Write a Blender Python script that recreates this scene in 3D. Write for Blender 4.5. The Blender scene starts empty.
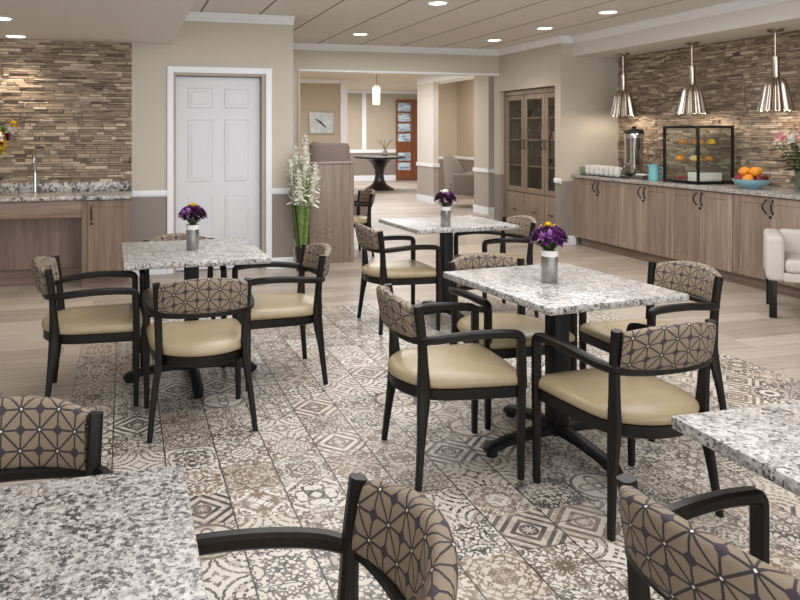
import bpy, bmesh, math, random
from mathutils import Vector, Matrix
random.seed(11)
C = bpy.context.scene
COL = C.collection
PI = math.pi

# ------------------------------------------------------------------ camera
cam_d = bpy.data.cameras.new('camera'); cam = bpy.data.objects.new('camera', cam_d); COL.objects.link(cam)
cam.location = (0, 0, 1.44)
cam.rotation_euler = (PI/2, 0, -math.radians(14.97))
cam_d.sensor_width = 36; cam_d.lens = 733/800*36
cam_d.shift_x = (400-320)/800; cam_d.shift_y = -(300-133)/800
cam_d.clip_start = 0.05; cam_d.clip_end = 100
C.camera = cam
C.cycles.transparent_max_bounces = 32

# ------------------------------------------------------------------ light
w = bpy.data.worlds.new('world'); C.world = w; w.use_nodes = True
w.node_tree.nodes['Background'].inputs[0].default_value = (0.93, 0.97, 1.0, 1)
w.node_tree.nodes['Background'].inputs[1].default_value = 0.68
def area(name, loc, rot, sx, sy, e, col=(.985, .99, 1)):
    d = bpy.data.lights.new(name, 'AREA'); d.shape = 'RECTANGLE'; d.size = sx; d.size_y = sy; d.energy = e; d.color = col
    o = bpy.data.objects.new(name, d); o.location = loc; o.rotation_euler = rot; COL.objects.link(o); return o
def spot(name, loc, e, col=(1, .86, .68), ang=110, rot=(0, 0, 0), blend=.8, r=.05):
    d = bpy.data.lights.new(name, 'SPOT'); d.energy = e; d.color = col; d.spot_size = math.radians(ang); d.spot_blend = blend; d.shadow_soft_size = r
    o = bpy.data.objects.new(name, d); o.location = loc; o.rotation_euler = rot; COL.objects.link(o); return o
def point(name, loc, e, col=(1, .8, .55), r=.05):
    d = bpy.data.lights.new(name, 'POINT'); d.energy = e; d.color = col; d.shadow_soft_size = r
    o = bpy.data.objects.new(name, d); o.location = loc; COL.objects.link(o); return o
area('rear_fill', (1.5, -2.6, 1.5), (PI/2, 0, 0), 8, 2.2, 180, (.97, .99, 1))  # added fill light behind the camera, standing in for daylight
area('ceiling_fill_near', (1.6, 2.6, 2.62), (0, 0, 0), 3.8, 3.0, 92)  # added ceiling fill over the near tables, no fitting modelled
area('ceiling_fill_mid', (2.6, 5.2, 2.62), (0, 0, 0), 3.8, 2.0, 84)  # added ceiling fill over the middle of the room
area('ceiling_fill_back', (3.4, 8.9, 2.60), (0, 0, 0), 2.4, .5, 20)  # added strip of ceiling fill before the hall opening
area('hall_fill', (4.1, 13.6, 2.62), (0, 0, 0), 2.4, 2.6, 115)  # added fill light that keeps the hall bright
area('hall_fill_far', (6.3, 18.6, 2.62), (0, 0, 0), 3.0, 1.6, 150)  # added fill light for the far end of the hall
area('lounge_fill', (7.0, 13.4, 2.66), (0, 0, 0), .9, 2.6, 42)  # added fill light to brighten the lounge walls
point('lounge_lamp_light', (7.3, 14.6, 1.5), 7)
C.view_settings.view_transform = 'Standard'; C.view_settings.look = 'None'
C.view_settings.exposure = 0.0; C.view_settings.gamma = 1; C.view_settings.use_curve_mapping = False

# ------------------------------------------------------------------ material helpers
def lin(r, g, b):
    f = lambda c: (c/255/12.92) if c/255 <= .04045 else ((c/255+.055)/1.055)**2.4
    return (f(r), f(g), f(b), 1)
class NT:
    def __init__(s, name):
        s.m = bpy.data.materials.new(name); s.m.use_nodes = True
        s.t = s.m.node_tree; s.b = s.t.nodes['Principled BSDF']
    def n(s, typ, **kw):
        x = s.t.nodes.new(typ)
        for k, v in kw.items(): setattr(x, k, v)
        return x
    def link(s, a, b): s.t.links.new(a, b)
    def put(s, sock, v):
        if hasattr(v, 'is_output') or isinstance(v, bpy.types.NodeSocket): s.link(v, sock)
        else: sock.default_value = v
    def math(s, op, a, b=None, c=None, clamp=False):
        x = s.n('ShaderNodeMath', operation=op); x.use_clamp = clamp
        s.put(x.inputs[0], a)
        if b is not None: s.put(x.inputs[1], b)
        if c is not None: s.put(x.inputs[2], c)
        return x.outputs[0]
    def mix(s, f, a, b):
        x = s.n('ShaderNodeMix', data_type='RGBA'); s.put(x.inputs[0], f); s.put(x.inputs[6], a); s.put(x.inputs[7], b); return x.outputs[2]
    def noise(s, vec, scale, detail=3, rough=.55, dim='3D'):
        x = s.n('ShaderNodeTexNoise', noise_dimensions=dim); s.put(x.inputs['Vector'], vec); x.inputs['Scale'].default_value = scale
        x.inputs['Detail'].default_value = detail; x.inputs['Roughness'].default_value = rough; return x.outputs['Fac']
    def ramp(s, f, stops, interp='LINEAR'):
        x = s.n('ShaderNodeValToRGB'); x.color_ramp.interpolation = interp
        el = x.color_ramp.elements
        while len(el) < len(stops): el.new(.5)
        for e, (p, c) in zip(el, stops): e.position = p; e.color = c
        s.put(x.inputs[0], f); return x.outputs[0]
    def smooth(s, v, lo, hi):
        x = s.n('ShaderNodeMapRange', interpolation_type='SMOOTHSTEP'); s.put(x.inputs[0], v); s.put(x.inputs[1], lo); s.put(x.inputs[2], hi); return x.outputs[0]
    def obj(s): return s.n('ShaderNodeTexCoord').outputs['Object']
    def pos(s): return s.n('ShaderNodeNewGeometry').outputs['Position']
    def scale(s, vec, sc, loc=(0, 0, 0)):
        x = s.n('ShaderNodeMapping'); s.put(x.inputs[0], vec); x.inputs['Scale'].default_value = sc; x.inputs['Location'].default_value = loc; return x.outputs[0]
    def xyz(s, v):
        x = s.n('ShaderNodeSeparateXYZ'); s.put(x.inputs[0], v); return x.outputs
    def vec(s, a, b, c):
        x = s.n('ShaderNodeCombineXYZ'); s.put(x.inputs[0], a); s.put(x.inputs[1], b); s.put(x.inputs[2], c); return x.outputs[0]
    def wn(s, v):
        x = s.n('ShaderNodeTexWhiteNoise', noise_dimensions='3D'); s.put(x.inputs['Vector'], v); return x.outputs
    def bump(s, h, st=.3, d=.01):
        x = s.n('ShaderNodeBump'); s.put(x.inputs['Height'], h); x.inputs['Strength'].default_value = st; x.inputs['Distance'].default_value = d
        s.link(x.outputs[0], s.b.inputs['Normal'])
    def fin(s, col=None, rough=.5, metal=0, **kw):
        if col is not None: s.put(s.b.inputs['Base Color'], col)
        s.put(s.b.inputs['Roughness'], rough); s.put(s.b.inputs['Metallic'], metal)
        for k, v in kw.items(): s.put(s.b.inputs[k], v)
        return s.m
def plain(name, rgb, rough=.5, metal=0, var=.06, sc=12, **kw):
    m = NT(name); f = m.noise(m.obj(), sc)
    c = lin(*rgb); d = tuple(x*(1-var*2) for x in c[:3])+(1,); l = tuple(min(1, x*(1+var)) for x in c[:3])+(1,)
    return m.fin(m.ramp(f, [(.3, d), (.7, l)]), rough, metal, **kw)
def emit(name, rgb, st):
    m = NT(name); return m.fin(lin(*rgb), .5, 0, **{'Emission Color': lin(*rgb), 'Emission Strength': st})
def glass(name, rgb=(252, 254, 253), rough=.02, alpha=.06):
    m = NT(name); m.m.blend_method = 'BLEND' if hasattr(m.m, 'blend_method') else None
    tr = m.n('ShaderNodeBsdfTransparent'); tr.inputs[0].default_value = lin(*rgb)
    gl = m.n('ShaderNodeBsdfGlossy'); gl.inputs['Roughness'].default_value = rough
    mx = m.n('ShaderNodeMixShader'); fr = m.n('ShaderNodeLayerWeight'); fr.inputs[0].default_value = .5
    m.link(m.math('ADD', m.math('MULTIPLY', m.math('POWER', fr.outputs['Facing'], 5), .8), .03+alpha*.3), mx.inputs[0]); m.link(tr.outputs[0], mx.inputs[1]); m.link(gl.outputs[0], mx.inputs[2])
    m.link(mx.outputs[0], m.t.nodes['Material Output'].inputs[0]); return m.m
def wood(name, dark, light, axis='z', rough=.45, sc=1.0, spec=.5):
    m = NT(name); s = {'z': (38, 38, 1.6), 'x': (1.6, 38, 38), 'y': (38, 1.6, 38)}[axis]
    rnd = m.n('ShaderNodeObjectInfo').outputs['Random']
    v = m.scale(m.pos(), tuple(k*sc for k in s))
    f = m.noise(v, 1.0, 5, .65); g = m.noise(m.scale(m.pos(), tuple(k*sc*.22 for k in s)), 1.0, 3)
    f2 = m.math('ADD', m.math('MULTIPLY', f, .6), m.math('MULTIPLY', g, .4))
    f3 = m.math('ADD', f2, m.math('MULTIPLY', m.math('SUBTRACT', rnd, .5), .08))
    mid = tuple((a+b)/2 for a, b in zip(dark, light))
    m.bump(f, .12, .004)
    return m.fin(m.ramp(f3, [(.34, lin(*dark)), (.5, lin(*mid)), (.64, lin(*light))]), rough, **{'Specular IOR Level': spec})
def granite(name, warm=.5, dark=.5, rough=.3, sc=1.0):
    m = NT(name); p = m.pos()
    a = m.noise(p, 16*sc, 4, .6)
    b = m.noise(m.scale(p, (1, 1, 1), (3.1, 7.2, 1.1)), 62*sc, 4, .7)
    c = m.noise(m.scale(p, (1, 1, 1), (9.3, 2.2, 5.1)), 100*sc, 3, .65)
    v = m.n('ShaderNodeTexVoronoi'); m.put(v.inputs['Vector'], p); v.inputs['Scale'].default_value = 120*sc
    vr = m.xyz(v.outputs['Color'])[0]
    base = m.ramp(b, [(.36, lin(116, 111, 108)), (.47, lin(170, 165, 161)), (.62, lin(202, 198, 194))])
    base = m.mix(m.math('MULTIPLY', m.smooth(vr, .74, .8), .55), base, lin(116, 112, 112))
    br = m.smooth(m.math('ADD', b, m.math('MULTIPLY', m.math('SUBTRACT', c, .5), .8)), .40-.06*(1-warm), .33-.06*(1-warm))
    base = m.mix(m.math('MULTIPLY', br, .8), base, lin(104, 86, 74))
    k = m.math('ADD', m.math('MULTIPLY', c, .75), m.math('MULTIPLY', a, .35))
    bl = m.smooth(k, .462+.05*dark, .432+.05*dark)
    base = m.mix(m.math('MULTIPLY', bl, .92), base, lin(38, 34, 34))
    return m.fin(base, rough, 0)

MAT = {}
def build_materials():
    # painted wall: light above the chair rail, taupe below
    m = NT('wall_paint'); p = m.pos(); z = m.xyz(p)[2]
    f = m.noise(p, 60, 2); up = m.ramp(f, [(.3, lin(194, 185, 172)), (.7, lin(200, 191, 178))]); lo = m.ramp(f, [(.3, lin(142, 132, 125)), (.7, lin(148, 138, 131))])
    m.bump(f, .05, .002); MAT['wall'] = m.fin(m.mix(m.math('GREATER_THAN', z, .82), lo, up), .7)
    m = NT('wall_paint_plain'); f = m.noise(m.pos(), 60, 2); MAT['soffit'] = m.fin(m.ramp(f, [(.3, lin(222, 218, 213)), (.7, lin(228, 224, 219))]), .7)
    m = NT('wall_paint_hall'); p = m.pos(); z = m.xyz(p)[2]; f = m.noise(p, 60, 2)
    MAT['hallwall'] = m.fin(m.mix(m.math('GREATER_THAN', z, .87), m.ramp(f, [(.3, lin(140, 128, 118)), (.7, lin(146, 134, 124))]), m.ramp(f, [(.3, lin(184, 170, 150)), (.7, lin(190, 176, 156))])), .7)
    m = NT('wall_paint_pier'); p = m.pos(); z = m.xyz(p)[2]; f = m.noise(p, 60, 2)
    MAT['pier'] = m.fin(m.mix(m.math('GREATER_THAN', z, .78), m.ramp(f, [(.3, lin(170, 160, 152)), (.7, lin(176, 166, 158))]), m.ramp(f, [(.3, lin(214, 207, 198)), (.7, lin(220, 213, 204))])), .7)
    m = NT('wall_paint_pier_dimmed'); p = m.pos(); z = m.xyz(p)[2]; f = m.noise(p, 60, 2)  # darker copy of the pier paint, offsets the strong hall light
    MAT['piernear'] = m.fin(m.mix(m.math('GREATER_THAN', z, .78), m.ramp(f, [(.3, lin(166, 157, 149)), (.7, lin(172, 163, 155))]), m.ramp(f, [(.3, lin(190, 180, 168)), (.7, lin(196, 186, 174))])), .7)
    MAT['white'] = plain('white_trim_paint', (238, 240, 244), .45, var=.005)
    MAT['door'] = plain('white_door_paint', (218, 219, 224), .45, var=.005)
    MAT['jamb'] = plain('jamb_shaded', (176, 164, 150), .6, var=.03)  # tan is the shade of the door recess put into the colour
    # acoustic ceiling
    m = NT('ceiling_panels'); p = m.pos(); q = m.xyz(p)
    fx = m.math('FRACT', m.math('DIVIDE', m.math('SUBTRACT', q[0], 1.98), .61)); fy = m.math('FRACT', m.math('DIVIDE', m.math('SUBTRACT', q[1], .21), 1.22))
    gx = m.math('LESS_THAN', m.math('ABSOLUTE', m.math('SUBTRACT', fx, .5)), .482); gy = m.math('LESS_THAN', m.math('ABSOLUTE', m.math('SUBTRACT', fy, .5)), .494)
    n1 = m.noise(p, 220, 2); c = m.ramp(n1, [(.35, lin(216, 212, 207)), (.6, lin(226, 222, 217))])
    c = m.mix(gx, lin(118, 110, 102), c); c = m.mix(m.math('ADD', gy, .75, clamp=True), lin(120, 110, 102), c)
    m.bump(n1, .1, .004); MAT['ceiling'] = m.fin(c, .9)
    MAT['hallceil'] = plain('hall_ceiling_paint', (232, 222, 204), .8, var=.02)
    # floor: oak-look planks laid across, patterned tiles under the tables
    m = NT('plank_and_pattern_floor'); p = m.pos(); q = m.xyz(p); x, y = q[0], q[1]
    row = m.math('FLOOR', m.math('DIVIDE', y, .2)); ro = m.wn(m.vec(row, 3.3, 1.7))[0]
    ux = m.math('ADD', m.math('DIVIDE', x, 1.2), m.math('MULTIPLY', ro, 7.3)); colm = m.math('FLOOR', ux)
    rnd = m.wn(m.vec(colm, row, 5.5))[0]
    gr = m.noise(m.vec(m.math('ADD', m.math('MULTIPLY', x, 2.2), m.math('MULTIPLY', rnd, 40)), m.math('MULTIPLY', y, 34), rnd), 1.0, 5, .65)
    pk = m.ramp(m.math('ADD', m.math('MULTIPLY', gr, .62), m.math('MULTIPLY', rnd, .30)), [(.25, lin(154, 142, 131)), (.45, lin(176, 164, 152)), (.7, lin(196, 185, 173))])
    fy = m.math('ABSOLUTE', m.math('SUBTRACT', m.math('FRACT', m.math('DIVIDE', y, .2)), .5)); fx = m.math('ABSOLUTE', m.math('SUBTRACT', m.math('FRACT', ux), .5))
    j = m.math('MAXIMUM', m.math('GREATER_THAN', fy, .488), m.math('GREATER_THAN', fx, .4975)); pk = m.mix(m.math('MULTIPLY', j, .6), pk, lin(120, 106, 96))
    S = .226
    cx = m.math('FLOOR', m.math('DIVIDE', m.math('ADD', x, .05), S)); cy = m.math('FLOOR', m.math('DIVIDE', y, S))
    px = m.math('SUBTRACT', m.math('FRACT', m.math('DIVIDE', m.math('ADD', x, .05), S)), .5); py = m.math('SUBTRACT', m.math('FRACT', m.math('DIVIDE', y, S)), .5)
    r1o = m.wn(m.vec(cx, cy, 1.5)); r1 = r1o[0]; r2 = m.wn(m.vec(cx, cy, 8.5))[0]; r3 = m.wn(m.vec(cx, cy, 21.5))[0]
    a = m.math('ABSOLUTE', px); b = m.math('ABSOLUTE', py); mx = m.math('MAXIMUM', a, b); mn = m.math('MINIMUM', a, b)
    rr = m.math('SQRT', m.math('ADD', m.math('MULTIPLY', a, a), m.math('MULTIPLY', b, b))); th = m.math('ARCTAN2', py, px); dd = m.math('ADD', a, b)
    # A: kaleidoscope arabesque
    kz = m.math('MULTIPLY', r1, 60); kn = m.noise(m.vec(m.math('MULTIPLY', mx, 9.5), m.math('MULTIPLY', mn, 9.5), kz), 1.0, 1.0, .5)
    A = m.smooth(m.math('ABSOLUTE', m.math('SUBTRACT', kn, .5)), .085, .06)
    # B: nested diamonds with an eight-petal star
    star = m.math('LESS_THAN', rr, m.math('ADD', .075, m.math('MULTIPLY', m.math('COSINE', m.math('MULTIPLY', th, 8)), .045)))
    band = m.math('GREATER_THAN', m.math('SINE', m.math('MULTIPLY', dd, 27)), .15); B = m.math('MULTIPLY', band, m.math('GREATER_THAN', rr, .14)); 
    B = m.math('MAXIMUM', B, m.math('SUBTRACT', m.math('LESS_THAN', rr, .16), star), clamp=True)
    # C: petals and rings
    pet = m.math('ABSOLUTE', m.math('SUBTRACT', rr, m.math('ADD', .26, m.math('MULTIPLY', m.math('COSINE', m.math('MULTIPLY', th, 4)), .11))))
    ring = m.math('LESS_THAN', m.math('ABSOLUTE', m.math('SUBTRACT', rr, .47)), .03); Cc = m.math('MAXIMUM', m.math('LESS_THAN', pet, .032), ring)
    Cc = m.math('MAXIMUM', Cc, m.math('MULTIPLY', A, m.math('GREATER_THAN', rr, .5)))
    Cc = m.math('MAXIMUM', Cc, m.math('LESS_THAN', m.math('ABSOLUTE', m.math('SUBTRACT', rr, .09)), .03))
    # D: corner quarter-rings
    ca = m.math('SUBTRACT', .5, a); cb = m.math('SUBTRACT', .5, b); cr = m.math('SQRT', m.math('ADD', m.math('MULTIPLY', ca, ca), m.math('MULTIPLY', cb, cb)))
    D = m.math('GREATER_THAN', m.math('SINE', m.math('MULTIPLY', cr, 44)), .35); D = m.math('MULTIPLY', D, m.math('GREATER_THAN', m.noise(m.vec(m.math('MULTIPLY', mx, 22), m.math('MULTIPLY', mn, 22), kz), 1.0, 0), .42))
    def sel(lo, hi): return m.math('MULTIPLY', m.math('GREATER_THAN', r2, lo), m.math('LESS_THAN', r2, hi))
    pat = m.math('MULTIPLY', A, sel(-1, .68))
    for t_, lo, hi in ((B, .68, .79), (Cc, .79, .87), (D, .87, 2)): pat = m.math('ADD', pat, m.math('MULTIPLY', t_, sel(lo, hi)))
    ground = m.ramp(r3, [(0, lin(214, 207, 197)), (.5, lin(196, 186, 174)), (1, lin(222, 217, 209))])
    inkc = m.ramp(r1, [(0, lin(70, 65, 63)), (.5, lin(92, 85, 81)), (.62, lin(128, 110, 92)), (.8, lin(118, 103, 90)), (1, lin(94, 89, 87))])
    # second, softer layer
    k2 = m.noise(m.vec(m.math('MULTIPLY', mx, 6), m.math('MULTIPLY', mn, 6), m.math('ADD', kz, 17)), 1.0, .0)
    ground = m.mix(m.math('MULTIPLY', m.smooth(k2, .56, .6), .45), ground, lin(140, 122, 104))
    wear = m.noise(p, 9, 4, .7); wk = m.math('MULTIPLY', pat, m.ramp(wear, [(.3, (.5, .5, .5, 1)), (.55, (1, 1, 1, 1))]))
    tl = m.mix(wk, ground, inkc)
    gxl = m.math('GREATER_THAN', m.math('ABSOLUTE', px), .486); gyl = m.math('GREATER_THAN', m.math('ABSOLUTE', m.math('SUBTRACT', m.math('FRACT', m.math('ADD', m.math('DIVIDE', y, S*4), m.math('MULTIPLY', m.wn(m.vec(cx, 2.2, 9.1))[0], 1.0))), .5)), .4975)
    tl = m.mix(m.math('MULTIPLY', m.math('MAXIMUM', gxl, gyl), .92), tl, lin(58, 52, 49))
    zone = m.math('MULTIPLY', m.math('MULTIPLY', m.math('GREATER_THAN', x, -.276), m.math('LESS_THAN', x, 3.79)), m.math('LESS_THAN', y, 5.876))
    col = m.mix(zone, pk, tl)
    m.bump(m.math('SUBTRACT', 1, m.math('MAXIMUM', j, gxl)), .12, .002)
    MAT['floor'] = m.fin(col, m.ramp(m.noise(p, 5, 3), [(.3, (.30,)*3+(1,)), (.7, (.42,)*3+(1,))]))
    # stacked stone
    m = NT('stacked_stone'); at = m.n('ShaderNodeAttribute', attribute_name='tone').outputs['Fac']
    n1 = m.noise(m.scale(m.pos(), (14, 14, 50)), 1.0, 5, .7)
    c = m.ramp(m.math('ADD', m.math('MULTIPLY', at, .75), m.math('MULTIPLY', n1, .3)), [(.10, lin(88, 74, 64)), (.32, lin(124, 107, 93)), (.55, lin(160, 142, 123)), (.75, lin(186, 168, 148)), (.95, lin(216, 201, 182))])
    m.bump(n1, .5, .01); MAT['stone'] = m.fin(c, .75)
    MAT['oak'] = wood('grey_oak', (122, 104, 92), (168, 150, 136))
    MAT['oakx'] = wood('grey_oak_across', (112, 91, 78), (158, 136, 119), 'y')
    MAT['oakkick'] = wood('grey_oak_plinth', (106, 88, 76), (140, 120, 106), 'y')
    MAT['oaksink'] = wood('brown_oak', (106, 86, 74), (148, 126, 111))
    MAT['oaksinkx'] = wood('brown_oak_across', (108, 88, 76), (150, 128, 113), 'x')
    MAT['hutch'] = wood('hutch_oak', (124, 108, 92), (156, 138, 120))
    MAT['screen'] = wood('screen_oak', (120, 104, 94), (160, 143, 131))
    MAT['cherry'] = wood('cherry', (104, 54, 24), (142, 82, 42), rough=.35)
    MAT['dark'] = wood('espresso_wood', (15, 11, 9), (31, 24, 20), rough=.4, spec=.28)
    MAT['table_dark'] = wood('dark_table_wood', (34, 24, 22), (52, 38, 34), rough=.3)
    MAT['granite'] = granite('pale_granite', .6, .65, sc=.85)
    MAT['granite_dark'] = granite('speckled_granite', 1.3, 1.25, sc=1.1)
    MAT['granite_counter'] = granite('bold_granite', 1.0, 1.0, sc=.34)
    # cream leather
    m = NT('cream_leather'); p = m.obj(); f = m.noise(p, 300, 2); g = m.noise(p, 7, 2)
    m.bump(f, .06, .002); MAT['leather'] = m.fin(m.ramp(g, [(.3, lin(160, 143, 112)), (.7, lin(172, 155, 124))]), .3)
    # star-lattice upholstery
    m = NT('star_lattice_fabric'); uv = m.n('ShaderNodeUVMap', uv_map='UVMap').outputs[0]; q = m.xyz(uv)
    G = .050; u = m.math('DIVIDE', q[0], G); v = m.math('DIVIDE', q[1], G)
    def near(t): return m.math('ABSOLUTE', m.math('SUBTRACT', t, m.math('ROUND', t)))
    P = m.math('MULTIPLY', m.math('ADD', u, v), .5); Q = m.math('MULTIPLY', m.math('SUBTRACT', u, v), .5)
    ln = m.math('MINIMUM', m.math('MINIMUM', near(u), near(v)), m.math('MULTIPLY', m.math('MINIMUM', near(P), near(Q)), 1.41))
    line = m.math('LESS_THAN', ln, .05)
    nd = m.math('MAXIMUM', m.math('SUBTRACT', .5, near(P)), m.math('SUBTRACT', .5, near(Q))); node = m.math('LESS_THAN', nd, .15)
    dot = m.math('LESS_THAN', m.math('MAXIMUM', near(P), near(Q)), .034)
    weave = m.noise(m.scale(uv, (900, 900, 1)), 1.0, 2); base = m.ramp(weave, [(.3, lin(122, 107, 90)), (.7, lin(150, 134, 115))])
    c = m.mix(line, base, lin(56, 46, 48)); c = m.mix(node, c, lin(62, 50, 58)); c = m.mix(dot, c, lin(232, 228, 220))
    m.bump(weave, .2, .002); MAT['fabric'] = m.fin(c, .72)
    MAT['iron'] = plain('black_iron', (20, 19, 21), .45, 0, **{'Specular IOR Level': .3})
    MAT['bronze'] = plain('dark_bronze', (52, 42, 36), .35, .7)
    MAT['steel'] = plain('brushed_steel', (176, 174, 172), .28, 1.0)
    MAT['chrome'] = plain('chrome', (205, 203, 200), .12, 1.0)
    MAT['shade'] = plain('antique_nickel', (184, 173, 162), .2, 1.0)
    MAT['blackplastic'] = plain('black_plastic', (26, 25, 26), .35)
    MAT['china'] = plain('white_china', (238, 236, 232), .2, var=.01)
    MAT['teal'] = plain('teal_glaze', (122, 190, 196), .3, var=.05)
    MAT['bluebowl'] = plain('pale_blue_glaze', (140, 182, 196), .3, var=.05)
    MAT['glass'] = glass('clear_glass')
    MAT['water'] = glass('water_glass', (238, 246, 243), .02, .15)
    MAT['greyfab'] = plain('light_grey_upholstery', (200, 194, 186), .85, var=.05, sc=160)
    MAT['taupefab'] = plain('taupe_upholstery', (142, 129, 123), .85, var=.06, sc=160)
    MAT['loungefab'] = plain('lounge_upholstery', (132, 122, 113), .85, var=.06, sc=160)
    MAT['leaf'] = plain('leaf_green', (108, 134, 66), .5, var=.25, sc=30)
    MAT['darkleaf'] = plain('dark_leaf_green', (58, 78, 44), .5, var=.25, sc=30)
    MAT['whitepetal'] = plain('white_petal', (240, 238, 226), .5, var=.03)
    MAT['purple'] = plain('purple_petal', (112, 48, 116), .55, var=.3, sc=40)
    MAT['plum'] = plain('plum_petal', (70, 32, 66), .55, var=.3, sc=40)
    MAT['lilac'] = plain('lilac_petal', (190, 130, 196), .55, var=.15, sc=40)
    MAT['yellow'] = plain('yellow_petal', (236, 196, 62), .55, var=.1, sc=40)
    MAT['pink'] = plain('pink_petal', (232, 150, 168), .55, var=.12, sc=40)
    MAT['red'] = plain('red_berry', (150, 30, 36), .35, var=.2, sc=40)
    MAT['darkred'] = plain('dark_red_skin', (104, 30, 34), .35, var=.2, sc=20)
    m = NT('orange_peel'); f = m.noise(m.obj(), 260, 2); m.bump(f, .3, .003); MAT['orange'] = m.fin(m.ramp(f, [(.3, lin(232, 138, 30)), (.7, lin(244, 160, 48))]), .4)
    MAT['pastry'] = plain('baked_pastry', (206, 140, 66), .6, var=.2, sc=50)
    MAT['lens'] = emit('lamp_lens', (255, 244, 226), 6)
    MAT['lampglass'] = emit('lit_lamp_glass', (255, 236, 200), .8)
    MAT['paper'] = plain('print_paper', (206, 214, 214), .6, var=.1, sc=8)
    MAT['darkprint'] = plain('dark_print', (92, 98, 104), .6)
    MAT['silverframe'] = plain('silver_frame', (180, 178, 172), .4, .4)
    MAT['twig'] = plain('dry_twig', (120, 96, 76), .8)
    MAT['bottle'] = plain('dark_bottle_glass', (34, 26, 28), .12)
    MAT['book'] = plain('cream_box_card', (214, 202, 176), .7)
    MAT['redbox'] = plain('red_box_card', (140, 36, 40), .6)
    m = NT('frosted_pane'); f = m.noise(m.scale(m.obj(), (3, 3, 9)), 2.0, 3); MAT['pane'] = m.fin(m.ramp(f, [(.35, lin(120, 138, 150)), (.6, lin(206, 222, 232))]), .1)
build_materials()

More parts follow.
